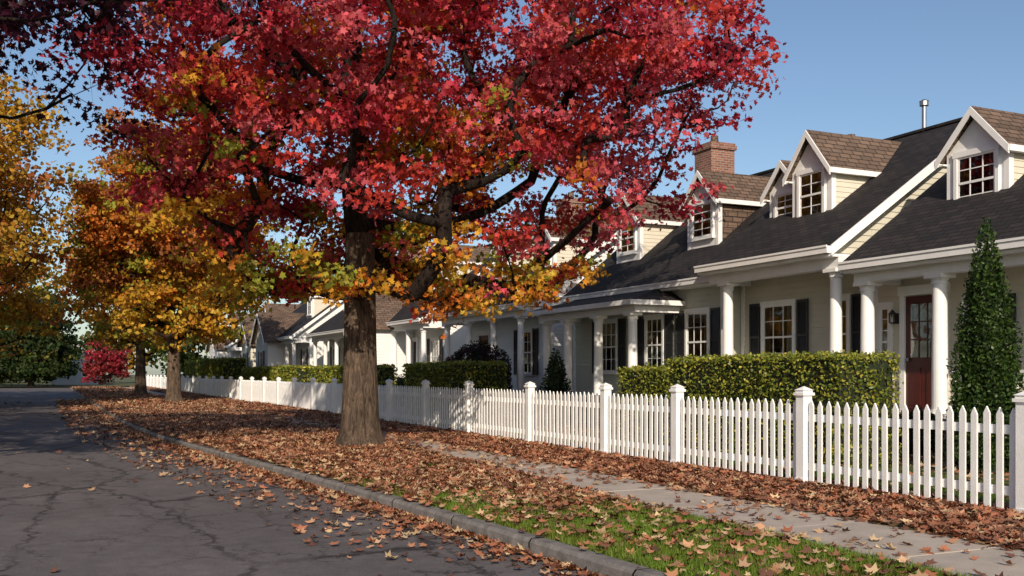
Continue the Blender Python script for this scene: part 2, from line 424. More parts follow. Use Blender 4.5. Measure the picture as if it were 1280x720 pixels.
    def lantern(s,x,y,z):
        L=s.g('lantern'); L.box(x-.04,x,y-.04,y+.04,z-.1,z+.1); L.box(x-.16,x-.04,y-.012,y+.012,z+.09,z+.11)
        L.cyl(x-.13,y,z-.10,z-.08,.05,.06,6); L.cyl(x-.13,y,z+.08,z+.17,.085,.012,6)
        for i in range(6):
            a=i*math.pi/3; L.box(x-.13+.06*math.cos(a)-.005,x-.13+.06*math.cos(a)+.005,y+.06*math.sin(a)-.005,y+.06*math.sin(a)+.005,z-.08,z+.08)
        s.g('columns').cyl(x-.13,y,z-.08,z+.02,.018,.018,8)
    def column(s,x,y,z0,z1,r=.13):
        T=s.g('columns')
        T.box(x-r-.05,x+r+.05,y-r-.05,y+r+.05,z0,z0+.08); T.cyl(x,y,z0+.08,z0+.15,r+.03,r+.01)
        T.cyl(x,y,z0+.15,z1-.17,r,r*.85,24); T.cyl(x,y,z1-.17,z1-.13,r*.85+.02,r*.85+.03); T.cyl(x,y,z1-.13,z1-.07,r*.86,r+.02)
        T.box(x-r-.045,x+r+.045,y-r-.045,y+r+.045,z1-.07,z1)
    def roof(s,y0,y1,xe,ze,xr,zr,ov=.0,key='roof'):
        R=s.g(key); xb=2*xr-xe; t=.09
        R.slab([(xe,y0,ze),(xe,y1,ze),(xr,y1,zr),(xr,y0,zr)][::-1],t)
        R.slab([(xr,y0,zr+.002),(xr,y1,zr+.002),(xb,y1,ze),(xb,y0,ze)][::-1],t)
        R.box(xr-.1,xr+.1,y0,y1,zr-.03,zr+.03)
        T=s.g('trim')
        T.box(xe-.10,xe-.002,y0-.01,y1+.01,ze-.17,ze-.035); T.box(xe-.12,xe-.09,y0-.012,y1+.012,ze-.06,ze-.02)
        T.box(xe+.0,xe+.35,y0+.02,y1-.02,ze-.23,ze-.175)
        for (ya,yb) in ((y0-.035,y0-.003),(y1+.003,y1+.035)):
            for (xx,) in ((xe,),(xb,)):
                T.slab([(xx,ya,ze-.02),(xx,yb,ze-.02),(xr,yb,zr-.015),(xr,ya,zr-.015)],.2)
    def body(s,y0,y1,xw,xe,ze,xr,zr,zf=.55,gab=True,xg=None):
        xb=2*xr-xw; W=s.g('walls'); m=(zr-ze)/(xr-xe); zw=ze+m*(xw-xe)-.1
        W.siding('X',xw,[(y0,zf),(y1,zf),(y1,zw),(y0,zw)])
        xg=xg or xw
        zg=ze+m*(xg-xe)-.1
        for (yy,sg) in ((y0,-1),(y1,1)):
            W.siding('Y',yy,[(xw,zf),(xb,zf),(xb,ze-.1),(xw,ze-.1)],sign=sg)
            W.siding('Y',yy,[(xg,ze-.1),(2*xr-xg,ze-.1),(2*xr-xg,zg),(xr,zr-.1),(xg,zg)],sign=sg)
        W.poly([(xb,y0,zf),(xb,y1,zf),(xb,y1,ze),(xb,y0,ze)])
        T=s.g('trim')
        for yy in (y0,y1):
            T.box(xw-.014,xw+.1,yy-.014 if yy==y0 else yy-.1,yy+.1 if yy==y0 else yy+.014,zf,ze-.2)
        s.g('foundation').box(xw+.02,xb-.02,y0+.02,y1-.02,-.1,zf)
    def porch(s,y0,y1,x0,x1,zf,ze,cols,r=.13,rail=None,steps=None):
        s.g('porchfloor').box(x0-.1,x1,y0,y1,zf-.1,zf); s.g('foundation').box(x0,x1-.01,y0+.06,y1-.06,-.1,zf-.1)
        T=s.g('trim'); T.box(x0-.02,x0+.22,y0,y1,ze-.32,ze-.05)
        T.box(x0+.22,x1-.004,y0,y0+.16,ze-.318,ze-.05); T.box(x0+.22,x1-.004,y1-.16,y1,ze-.318,ze-.05)
        T.box(x0+.22,x1-.004,y0+.16,y1-.16,ze-.12,ze-.06)
        for y in cols: s.column(x0+.1,y,zf,ze-.32,r)
        if rail:
            for (a,b) in rail:
                T.box(x0+.07,x0+.13,a,b,zf+.78,zf+.83); T.box(x0+.08,x0+.12,a,b,zf+.1,zf+.15)
                n=int((b-a)/.13)
                for i in range(n): 
                    y=a+(b-a)*(i+.5)/n; T.box(x0+.085,x0+.115,y-.015,y+.015,zf+.15,zf+.78)
        if steps:
            a,b=steps
            for i in range(3): s.g('porchfloor').box(x0-.1-.3*(i+1),x0-.1-.3*i-.002,a,b,-.05,zf-.16*(i+1)+.02)
    def dormer(s,xd,y0,y1,ze,zp,xe,zre,m,win=1,wz=None,cheek='cheeks',cols=2):
        zroof=lambda x: zre+m*(x-xe)
        xat=lambda z: xe+(z-zre)/m
        yc=(y0+y1)/2; zb=zroof(xd)-.05
        W=s.g(cheek); F=s.g('trim')
        F.mesh([(xd,y0,zb),(xd,y1,zb),(xd,y1,ze),(xd,yc,zp-.08),(xd,y0,ze)],[(0,1,2,3,4)])
        for yy,sg in ((y0,-1),(y1,1)):
            z=zb
            while z<ze-.01:
                z2=min(z+.11,ze); xa=xat(z+.05)+.1; xb=xat(z2)+.15; o=yy; o1=yy-sg*.012
                W.poly([(xd+.02,o,z),(xa,o,z),(xb,o1,z2),(xd+.02,o1,z2)]); W.poly([(xd+.02,o1,z),(xa,o1,z),(xa,o,z),(xd+.02,o,z)]); z=z2
            F.box(xd-.012,xd+.11,yy-.012 if sg<0 else yy-.1,yy+.1 if sg<0 else yy+.012,zb,ze)
        R=s.g('dormerroof'); ov=.13; fo=.16; mm=(zp-ze)/((y1-y0)/2); zo=ze-mm*ov
        Xp=xat(zp)+.3; Xo=xat(zo)+.3
        R.slab([(xd-fo,y0-ov,zo+.05),(Xo,y0-ov,zo+.05),(Xp,yc,zp+.05),(xd-fo,yc,zp+.05)],.05)
        R.slab([(xd-fo,yc,zp+.052),(Xp,yc,zp+.052),(Xo,y1+ov,zo+.05),(xd-fo,y1+ov,zo+.05)],.05)
        F.slab([(xd-fo-.03,y0-ov-.01,zo+.03),(xd-fo-.002,y0-ov-.01,zo+.03),(xd-fo-.002,yc,zp+.035),(xd-fo-.03,yc,zp+.035)],.15)
        F.slab([(xd-fo-.03,yc,zp+.035),(xd-fo-.002,yc,zp+.035),(xd-fo-.002,y1+ov+.01,zo+.03),(xd-fo-.03,y1+ov+.01,zo+.03)],.15)
        for (ya,yb) in ((y0-ov-.03,y0-ov+.0),(y1+ov,y1+ov+.03)):
            F.box(xd-fo-.02,xat(zo)+.1,ya,yb,zo-.07,zo+.04)
        F.box(xd-.002-.1,xat(zo),y0-ov,y0-.014,zo-.06,zo-.03); F.box(xd-.1,xat(zo),y1+.014,y1+ov,zo-.06,zo-.03)
        z0,z1=wz if wz else (zb+.22,ze-.05)
        g=.13
        if win==1: s.window(xd-.004,y0+g+.04,y1-g-.04,z0,z1,0,cols,2)
        else:
            s.window(xd-.004,y0+g,yc-.06,z0,z1,0,cols,2); s.window(xd-.004,yc+.06,y1-g,z0,z1,0,cols,2)
    def chimney(s,x,y,z0,z1,w=.4,d=.45):
        B=s.g('chimney'); B.box(x-w,x+w,y-d,y+d,z0,z1-.2); B.box(x-w-.05,x+w+.05,y-d-.05,y+d+.05,z1-.2,z1-.07)
        B.box(x-w-.02,x+w+.02,y-d-.02,y+d+.02,z1-.07,z1)
        s.g('chimneypot').cyl(x,y,z1,z1+.28,.13,.11,12)
    def finish(s):
        mm={'trim':'white','columns':'white','glass':'glass','interior':'interior','curtain':'curtain','shutters':'shutter','door':'door','lantern':'shutter',
            'roof':'roof','dormerroof':'roof2','foundation':'foundation','porchfloor':'floor','chimney':'brick','chimneypot':'roof2','metal':'metal','cheeks':'cream','darkcheeks':'roof2'}
        for k,p in s.P.items():
            mat=s.wallm if k=='walls' else M[mm[k]]
            p.obj(k,mat,s.e,s.o)

XR=18.0
h=House('clapboard_house',(16,9,0),'cream')
m1=(6.6-3.5)/(XR-13.6)
h.roof(3.8,14.4,13.6,3.5,XR,6.6)
h.body(4.2,14.9,14.9,13.6,3.38,XR,6.45,gab=True)
h.P['walls']=Part()
W=h.g('walls'); W.siding('X',14.9,[(4.2,.55),(14.9,.55),(14.9,3.4),(4.2,3.4)])
W.siding('Y',4.2,[(14.9,.55),(21,.55),(21,3.4),(XR,6.4),(14.9,4.3)]); W.siding('Y',14.88,[(14.9,.55),(21,.55),(21,3.4),(14.9,3.4)],sign=-1)
W.poly([(21,4.2,.5),(21,14.9,.5),(21,14.9,3.5),(21,4.2,3.5)])
h.porch(4.0,14.35,13.85,14.9,.62,3.42,[14.12,12.45,9.6,6.9,4.3],.14,rail=[(9.8,12.2),(7.1,9.4),(4.5,6.7)],steps=(12.8,13.9))
h.door(14.9,13.22,14.08,.64,2.85); h.lantern(14.9,14.31,2.45)
h.window(14.9,14.42,14.78,1.3,2.75,0,1,3)
h.window(14.9,12.1,12.45+.3,1.3,2.75,1,2,2)
h.window(14.9,9.3,10.5,1.3,2.8,3); h.window(14.9,6.2,7.4,1.3,2.8,3)
h.dormer(15.2,12.08,13.38,5.45,6.15,13.6,3.5,m1,cols=3,wz=(4.35,5.42))
h.dormer(15.2,7.6,8.9,5.45,6.15,13.6,3.5,m1,cols=3,wz=(4.35,5.42))
h.finish()
h=House('clapboard_house',(16,17,0),'greige')
m2=(6.9-3.87)/(XR+.02-13.6)
h.roof(14.72,19.0,13.6,3.87,XR+.02,6.9)
h.body(15.0,19.1,14.92,13.6,3.85,XR+.02,6.88,xg=13.75)
h.porch(14.75,18.9,13.85,14.92,.62,3.75,[14.95,18.35],.13,rail=[(15.1,16.2)])
h.window(14.92,17.2,18.35,1.45,3.0,3,3)
h.window(14.92,15.55,16.05,1.45,3.0,1,2)
h.dormer(15.05,16.25,17.45,5.85,6.62,13.6,3.87,m2,cols=2,wz=(4.95-.2,5.82))
h.dormer(15.28,17.42,18.5,5.6,6.2,13.6,3.87,m2,cols=2,wz=(4.95-.1,5.55))
h.g('metal').cyl(18,16.5,6.8,7.45,.05,.05,10); h.g('metal').cyl(18,16.5,7.45,7.55,.10,.10,10); h.g('metal').cyl(18,16.5,7.55,7.6,.11,.02,10)
h.chimney(18.6,19.4,6.2,7.2,.22,.22)
h.finish()
h=House('clapboard_house',(16,23,0),'sage')
m3=(7.0-3.7)/(18.2-14.1)
h.roof(19.04,26.6,14.1,3.7,18.2,7.0)
h.body(19.15,26.5,14.42,14.1,3.7,18.2,7.0,xg=14.42)
h.window(14.42,19.65,20.65,1.4,2.95,3,3)
h.window(14.42,21.6,22.5,1.4,2.9,3,3); h.window(14.42,23.9,24.9,1.4,2.9,3,3)
h.porch(20.9,26.2,13.1,14.42,.6,3.22,[21.2,22.9,24.6,25.9],.13)
R=h.g('roof'); a=[(12.85,20.7,3.2),(12.85,26.5,3.2),(14.4,25.6,3.62),(14.4,21.6,3.62)]
R.slab(a[::-1],.05); R.slab([(12.85,20.7,3.2),(14.4,21.6,3.62),(14.4,20.7,3.2)][::-1],.05); R.slab([(12.85,26.5,3.2),(14.4,26.5,3.2),(14.4,25.6,3.62)][::-1],.05)
h.g('trim').box(12.8,12.86,20.66,26.54,3.07,3.19); h.g('trim').box(12.86,14.4,20.66,20.69,3.07,3.19)
h.dormer(15.25,20.45,21.75,5.85,6.55,14.1,3.7,m3,cols=2,wz=(4.85,5.8),cheek='darkcheeks')
h.dormer(15.25,24.1,25.35,5.85,6.55,14.1,3.7,m3,cols=2,wz=(4.85,5.8))
h.chimney(18.2,24.6,6.4,8.25,.42,.42)
h.finish()
def generic(y0,y1,wall,ze=3.6,zr=7.0,xw=14.6,porch=True,gable=None,dorm=(),chim=None,xe=None,side=1):
    h=House('clapboard_house',(16,(y0+y1)/2,0),wall); xe=xe or xw-1.2; xr=xw+3.6
    m=(zr-ze)/(xr-xe)
    h.roof(y0-.25,y1+.25,xe,ze,xr,zr); h.body(y0,y1,xw,xe,ze,xr,zr,xg=xe+.15)
    L=y1-y0
    n=max(2,int(L/1.9)); 
    h.porch(y0,y1,xe+.2,xw,.6,ze-.08,[y0+.3+(L-.6)*i/n for i in range(n+1)],.12)
    k=int(L//2.4)
    for i in range(k):
        yc=y0+L*(i+.5)/k
        if i==k//2: h.door(xw,yc-.45,yc+.45,.62,2.75)
        else: h.window(xw,yc-.5,yc+.5,1.35,2.85,3,3)
    for d in dorm: h.dormer(xw+.35,d-.65,d+.65,zr-1.05,zr-.4,xe,ze,m,cols=2)
    if chim: h.chimney(xr,chim,zr-.6,zr+1.1)
    if gable:
        a,b=gable; yc=(a+b)/2; xf=xe-.6; zp=ze+(b-a)*.42
        W=h.g('walls'); W.siding('X',xf,[(a,.5),(b,.5),(b,ze),(yc,zp-.1),(a,ze)])
        W.siding('Y',a,[(xf,.5),(xw,.5),(xw,ze),(xf,ze)],sign=-1); W.siding('Y',b,[(xf,.5),(xw,.5),(xw,ze),(xf,ze)],sign=1)
        R=h.g('dormerroof'); mm=(zp-ze)/((b-a)/2); o=.3; xx=xe+(zp-ze)/m+.3
        R.slab([(xf-.3,a-o,ze-mm*o),(xe+.2,a-o,ze-mm*o),(xx,yc,zp),(xf-.3,yc,zp)],.08)
        R.slab([(xf-.3,yc,zp+.002),(xx,yc,zp+.002),(xe+.2,b+o,ze-mm*o),(xf-.3,b+o,ze-mm*o)],.08)
        T=h.g('trim')
        T.slab([(xf-.34,a-o,ze-mm*o-.01),(xf-.302,a-o,ze-mm*o-.01),(xf-.302,yc,zp-.01),(xf-.34,yc,zp-.01)],.2)
        T.slab([(xf-.34,yc,zp-.01),(xf-.302,yc,zp-.01),(xf-.302,b+o,ze-mm*o-.01),(xf-.34,b+o,ze-mm*o-.01)],.2)
        h.window(xf,yc-.55,yc+.55,1.3,2.8,3,3); h.window(xf,yc-.35,yc+.35,ze+.1,ze+1.0,0,2)
        h.g('foundation').box(xf+.02,xw,a+.02,b-.02,-.1,.5)
    h.finish()
generic(28.2,35.2,'paleblue',3.6,6.9,14.5,dorm=(29.3,32.6),chim=33.5)
generic(37.5,45.5,'whitesiding',3.6,7.2,14.6,gable=(41.5,45.0),dorm=(39.4,))
generic(48.5,56,'sage',3.6,7.0,14.6,dorm=(50.5,53.5),chim=52)
generic(59,67,'whitesiding',3.6,7.2,14.2,gable=(62.5,66.5),dorm=(60.5,))
generic(70,78,'cream',3.6,7.0,14.6,gable=(70.5,74),dorm=(76,),chim=75)
generic(82,92,'whitesiding',3.6,7.0,14.2,gable=(83,87),dorm=(90,))
def endhouse(x,y,w,mat):
    h=House('clapboard_house',(x,y,0),mat); W=h.g('walls')
    W.siding('Y',y,[(x-w,0),(x+w,0),(x+w,3),(x,3+w*.7),(x-w,3)],step=.2); W.siding('X',x-w,[(y,0),(y+8,0),(y+8,3),(y,3)],step=.2); W.siding('X',x+w,[(y,0),(y+8,0),(y+8,3),(y,3)],step=.2,sign=1)
    R=h.g('roof'); R.slab([(x-w-.3,y-.3,2.8),(x,y-.3,3.1+w*.7),(x,y+8,3.1+w*.7),(x-w-.3,y+8,2.8)],.12); R.slab([(x,y-.3,3.102+w*.7),(x+w+.3,y-.3,2.8),(x+w+.3,y+8,2.8),(x,y+8,3.102+w*.7)],.12)
    T=h.g('trim'); T.slab([(x-w-.35,y-.36,2.8),(x-w-.35,y-.31,2.8),(x,y-.31,3.1+w*.7),(x,y-.36,3.1+w*.7)][::-1],.25); T.slab([(x,y-.36,3.1+w*.7),(x,y-.31,3.1+w*.7),(x+w+.35,y-.31,2.8),(x+w+.35,y-.36,2.8)][::-1],.25)
    for dx in (-w*.5,w*.5):
        T.box(x+dx-.6,x+dx+.6,y-.05,y-.005,.9,2.3); h.g('interior').box(x+dx-.5,x+dx+.5,y-.07,y-.051,1,2.2); T.box(x+dx-.02,x+dx+.02,y-.08,y-.071,1,2.2)
    h.finish()
M['greysiding']=basic('grey_siding',(.40,.39,.36),.6,.06,1.5,.1,50)
endhouse(2.9,128,2.6,'greysiding'); endhouse(-11,128,4,'greysiding')

# ------------------------------------------------------------------ trees
PAL={'crimson':(.44,.035,.055),'red':(.54,.06,.045),'pink':(.60,.105,.125),'orange':(.58,.19,.03),'gold':(.60,.33,.035),'yellow':(.64,.44,.06),
     'ygreen':(.32,.33,.045),'green':(.10,.15,.025),'purple':(.045,.010,.022),'dgold':(.44,.24,.03),'rust':(.36,.125,.035),'olive':(.16,.15,.03),
     'dgreen':(.028,.050,.014),'mgreen':(.05,.075,.018),'dullred':(.26,.035,.035)}
def tree(name,base,th,tr,zr_,env,nc,nl,cr,ls,colf,seed,leader=.7,barkkey='bark',tip=.018,nlimb=9,shape='kite',ff=.42):
    rng=np.random.default_rng(seed); bx,by=base; O=np.array([bx,by,0.])
    e=empty(name,(bx,by,0)); z0,z1=zr_
    C=[]
    while len(C)<nc:
        z=rng.uniform(z0,z1); a=rng.uniform(0,2*math.pi); R=env(z,a)
        if rng.random()>(R/env.rmax)**2: continue
        f=rng.random()**ff
        r=max(0,R*f*rng.uniform(.84,1.08)-cr*.25)
        if z<z0+.7 and r<1.2: continue
        C.append((bx+r*math.cos(a),by+r*math.sin(a),z,f))
    C=np.array(C)
    nodes=[np.array([bx,by,0.])]; par=[-1]
    k=6
    for i in range(1,k+1):
        t=i/k; nodes.append(np.array([bx+rng.normal(0,.02),by+rng.normal(0,.02),th*t])); par.append(len(nodes)-2)
    trunk_n=len(nodes); zt=z0+(z1-z0)*leader
    for i in range(1,9):
        q=nodes[-1]+np.array([rng.normal(0,.10),rng.normal(0,.10),(zt-th)/8]); nodes.append(q); par.append(len(nodes)-2)
    def attach(T):
        A=np.array(nodes[trunk_n-2:]); d=A-T; hd=np.hypot(d[:,0],d[:,1]); D=np.linalg.norm(d,axis=1)
        cost=D+1.3*np.maximum(0,A[:,2]-T[2]+.35*hd)
        j=int(np.argmin(cost))+trunk_n-2
        s=nodes[j]; L=np.linalg.norm(T-s); n=max(2,int(L/.45)); prev=j
        sag=rng.uniform(.04,.12)*L
        off=rng.normal(0,.07*L,3)
        for i in range(1,n+1):
            t=i/n; q=s+(T-s)*t+np.array([0,0,-sag*math.sin(math.pi*t)])+off*math.sin(math.pi*t)*.8+rng.normal(0,.02,3)
            nodes.append(q); par.append(prev); prev=len(nodes)-1
        return prev
    for i in range(nlimb):
        a=2.4*i+rng.uniform(-.3,.3); z=z0+(z1-z0)*(.28+.5*i/nlimb); R=env(z,a)*.6
        attach(np.array([bx+R*math.cos(a),by+R*math.sin(a),z]))
    order=np.argsort(np.linalg.norm(C[:,:3]-np.array([bx,by,th]),axis=1)); tipidx=[]
    for i in order: tipidx.append(attach(C[i,:3]))
    cnt=np.zeros(len(nodes))
    for t in tipidx: cnt[t]+=1
    for i in range(len(nodes)-1,0,-1): cnt[par[i]]+=max(cnt[i],.2)
    rad=np.minimum(tip*np.maximum(cnt,.6)**.5,tr*.72)
    B=Part()
    for i in range(trunk_n,len(nodes)):
        a,b=nodes[par[i]],nodes[i]; ra,rb=rad[par[i]],rad[i]
        if par[i]<trunk_n: ra=min(ra,rb*1.25)
        ra=min(ra,rb*1.6+.01)
        d=b-a; L=np.linalg.norm(d)
        if L<1e-4: continue
        d/=L; u=np.cross(d,[0,0,1]) if abs(d[2])<.95 else np.cross(d,[1,0,0]); u/=np.linalg.norm(u); w=np.cross(d,u)
        n=9 if ra>.06 else (5 if ra>.025 else 3); vs=[];fs=[]
        bb=b+d*rb*.3
        for (c,r) in ((a,ra),(bb,rb)):
            for q in range(n):
                an=2*math.pi*q/n; vs.append(tuple(c+r*(math.cos(an)*u+math.sin(an)*w)))
        for q in range(n): fs.append((q,(q+1)%n,n+(q+1)%n,n+q))
        B.mesh(vs,fs)
    LP=[];LC=[];LS=[]
    for i in order:
        c=C[i,:3]; ns=7; sub=c+rng.normal(0,1,(ns,3))*np.array([cr,cr,cr*.5])*.7
        col=np.array(colf(c-O,C[i,3],rng)); 
        for q in range(ns):
            s=sub[q]
            d=s-c; L=np.linalg.norm(d)
            if L>.05:
                d=d/L; u=np.cross(d,[0.1,0.2,1]); u/=np.linalg.norm(u); w=np.cross(d,u); r=tip*.35
                B.mesh([tuple(c+r*u),tuple(c-r*.5*u+r*w),tuple(c-r*.5*u-r*w),tuple(s)],[(0,1,3),(1,2,3),(2,0,3)])
            m=int(nl/ns*rng.uniform(.5,1.5)); pos=s+rng.normal(0,1,(m,3))*np.array([1,1,.55])*cr*.32
            if colf.mix>0 and rng.random()<colf.mix: cc=np.array(colf(c-O+rng.normal(0,.8,3),C[i,3],rng))
            else: cc=col
            LP.append(pos); LC.append(cc*rng.uniform(.65,1.3,(m,1))*rng.uniform(.85,1.15,(m,3))); LS.append(ls*rng.uniform(.65,1.3,m))
    B.obj('branches',M['barkdark'],e,(bx,by,0),smooth=True)
    leaves('foliage',np.concatenate(LP),np.concatenate(LS),np.concatenate(LC),M['leaf'],shape,.2,e,(bx,by,0))
    T=Part(); n=40; rings=26; vs=[];fs=[]; ph=rng.uniform(0,6,6)
    for j in range(rings):
        t=j/(rings-1); z=-.1+(th+.5+.1)*t
        r=tr*(.76+.24*math.exp(-z/1.4))*(1+.42*math.exp(-max(z,0)/.16)) if z>0 else tr*1.45
        r*=(1-.12*t)
        for i in range(n):
            a=2*math.pi*i/n
            fl=1+.10*math.exp(-max(z,0)/.35)*math.sin(5*a+ph[0])+.018*math.sin(11*a+ph[1]+z*1.2)+.012*math.sin(19*a+ph[2]-z*2)+.03*math.sin(2*a+z*.8)
            vs.append((bx+r*fl*math.cos(a),by+r*fl*math.sin(a),z))
    for j in range(rings-1):
        for i in range(n): fs.append((j*n+i,j*n+(i+1)%n,(j+1)*n+(i+1)%n,(j+1)*n+i))
    T.mesh(vs,fs); T.obj('trunk',M[barkkey],e,(bx,by,0),smooth=True)
    return e
class Env:
    def __init__(s,zs,rr,rl=None,rd=None,ang=0): s.zs=zs;s.rr=rr;s.rl=rl or rr;s.rd=rd or rr;s.a=ang;s.rmax=max(max(s.rr),max(s.rl),max(s.rd))
    def __call__(s,z,a):
        c=math.cos(a-s.a); R=np.interp(z,s.zs,s.rr if c>0 else s.rl); D=np.interp(z,s.zs,s.rd)
        w=c*c; return R*w+D*(1-w)
class Col:
    def __init__(s,f,mix=.3): s.f=f; s.mix=mix
    def __call__(s,p,f,rng): return s.f(p,f,rng)
def pick(rng,names,w): 
    w=np.array(w,float); w/=w.sum(); return PAL[names[rng.choice(len(names),p=w)]]
def c_main(p,f,rng):
    z=p[2]+rng.normal(0,.4)
    if z<3.4: return pick(rng,['ygreen','gold','yellow','orange','red'],[3.4,2.2,1,1.2,.6])
    if z<4.3: return pick(rng,['ygreen','gold','orange','red','pink'],[1.5,1.4,2.0,2.2,2.2])
    if f<.55: return pick(rng,['orange','gold','red','crimson','rust','pink'],[1.9,.8,2.4,2.0,.7,1.2])
    return pick(rng,['crimson','pink','red','orange','purple','gold'],[2.8,4.2,2.4,.4,.15,.1])
env1=Env([2.5,3.0,3.6,5.2,6.7,8.5,10.5,12.6],[2.6,4.6,5.4,6.3,7.9,7.4,5.4,1.5],[1.6,3.2,3.8,4.4,4.8,5.4,4.8,1.5],[1.4,2.8,3.8,5.0,5.6,5.8,4.6,1.5],-TH)
tree('shadow_maple_tree',(5.3,18.1),3.5,.385,(2.6,12.4),env1,400,275,.55,.10,Col(c_main,.35),3,shape='star')
def c_or(p,f,rng):
    z=p[2]
    if z<5: return pick(rng,['yellow','gold','ygreen','dgold'],[1.4,3,2,1.6])
    return pick(rng,['orange','gold','rust','dgold','ygreen'],[2.0,1.0,3.2,2,1.0])
e2=Env([2.6,3.5,6,9,12,14.3],[1.5,3.2,4.4,4.5,3.2,.6])
tree('shadow_maple_tree',(5.3,48.5),2.9,.36,(2.8,14),e2,220,190,.75,.18,Col(c_or,.3),5,leader=.8)
tree('shadow_maple_tree',(5.0,63),3.0,.36,(2.8,13.8),e2,170,130,.85,.22,Col(c_or,.3),8,leader=.8)
def c_gold(p,f,rng): return pick(rng,['gold','dgold','yellow','ygreen','rust'],[2.4,4,.5,.5,.7])
e3=Env([2.2,3.5,6,8.5,12,16.5],[3.5,6.8,8.4,8.7,7.7,2.2])
tree('shadow_maple_tree',(-7.6,45),3.0,.42,(2.6,16),e3,400,190,.9,.18,Col(c_gold,.3),12,leader=.8)
tree('shadow_maple_tree',(-7.6,66),3.0,.4,(2.2,12),e3,130,90,1.1,.30,Col(c_gold,.3),13,leader=.8)
e7=Env([2.6,3.5,6,8.5,11,13],[2.5,4.6,5.8,5.6,4,1])
tree('shadow_maple_tree',(-9.2,20),3.0,.40,(2.8,12.5),e7,200,110,.8,.17,Col(c_gold,.3),22,leader=.8)  # out-of-frame tree added to cast shadow bands across the road
def c_pur(p,f,rng): return pick(rng,['purple','crimson'],[6,.3])
e4=Env([4.6,5.6,7,8.6,10],[5.5,9.4,10.6,9.0,3.5],[3,4,4.5,4,2],[3,4,4.5,4,2],0)
tree('copper_beech_tree',(-7.5,14.5),3.8,.36,(5.0,9.8),e4,240,160,.6,.10,Col(c_pur,.2),15,shape='star')
def c_dg(p,f,rng): return pick(rng,['dgreen','mgreen','olive'],[3,2,.5])
e5=Env([.8,2,5,8,11.5],[4.2,5.0,4.6,3,.6])
tree('evergreen_tree',(-1.6,116),1.5,.3,(1.0,11.3),e5,150,110,1.1,.34,Col(c_dg,.3),16)
tree('evergreen_tree',(-9.5,118),1.5,.3,(1.0,11.3),e5,110,90,1.1,.38,Col(c_dg,.3),26)
def c_red(p,f,rng): return pick(rng,['dullred','crimson'],[3,1])
e6=Env([.4,1.5,3,4.4],[1.4,2.2,2.0,.7])
tree('red_maple_shrub',(4.9,102),.8,.14,(.6,4.2),e6,50,90,.55,.22,Col(c_red,.2),17)

P=[];C=[];S=[]
rg=np.random.default_rng(5)
for i in range(60):
    x=-130+i*4.5+rg.normal(0,1.5); y=150+rg.normal(0,7); H=rg.uniform(7,12)
    col=np.array(PAL[['green','olive','rust','dgold','mgreen','olive'][rg.integers(6)]])*.6
    for k in range(16):
        a=rg.uniform(0,6.28); zz=rg.uniform(.12,1); rr=3.6*math.sin(math.pi*min(1,zz*.85+.12))*rg.uniform(.3,1)
        c=np.array([x+rr*math.cos(a),y+rr*math.sin(a),zz*H]); m=60
        P.append(c+rg.normal(0,.7,(m,3))); C.append(col*rg.uniform(.6,1.3,(m,1))*np.ones((m,3))); S.append(rg.uniform(.4,.8,m))
leaves('distant_trees',np.concatenate(P),np.concatenate(S),np.concatenate(C),M['leaf'],'kite',.2)

# ------------------------------------------------------------------ hedges and shrubs
def hedge(x0,x1,y0,y1,z1,name='hedge',cols=((.22,.25,.035),(.12,.165,.025),(.36,.33,.05)),ls=.055,dens=900):
    O=((x0+x1)/2,(y0+y1)/2,0); e=empty(name,O)
    p=Part(); d=.07; p.box(x0+d,x1-d,y0+d,y1-d,0,z1-d); p.obj('core',M['hedgecore'],e,O)
    faces=[('t',(x1-x0)*(y1-y0)),('f',(y1-y0)*z1),('b',(y1-y0)*z1),('l',(x1-x0)*z1),('r',(x1-x0)*z1)]; PP=[]
    for k,A in faces:
        n=int(A*dens); u=RNG.random(n); v=RNG.random(n)
        wob=.03*np.sin(u*9+v*5)+RNG.normal(0,.032,n)
        X=x0+(x1-x0)*u; Y=y0+(y1-y0)*u; Z=z1*v
        if k=='t': q=np.c_[X,y0+(y1-y0)*v,z1-.03+wob]
        if k=='f': q=np.c_[x0+.03-wob,Y,Z]
        if k=='b': q=np.c_[x1-.03+wob,Y,Z]
        if k=='l': q=np.c_[X,y0+.03-wob,Z]
        if k=='r': q=np.c_[X,y1-.03+wob,Z]
        PP.append(q)
    P=np.concatenate(PP); c=np.array(cols)[RNG.integers(0,len(cols),len(P))]*RNG.uniform(.5,1.3,(len(P),1))
    leaves('foliage',P,ls*RNG.uniform(.6,1.5,len(P)),c,M['hedgeleaf'],'oval',.15,e,O)
hedge(10.2,11.4,10.9,15.3,1.66)
hedge(11.0,12.0,15.5,18.3,1.50)
hedge(10.4,11.6,25.2,30.6,1.68,ls=.08,dens=500)
hedge(10.4,11.5,34.6,43,1.65,ls=.1,dens=300)
hedge(10.4,11.5,46,60,1.68,ls=.13,dens=200)
hedge(9.6,11,62,80,2.25,ls=.16,dens=140)
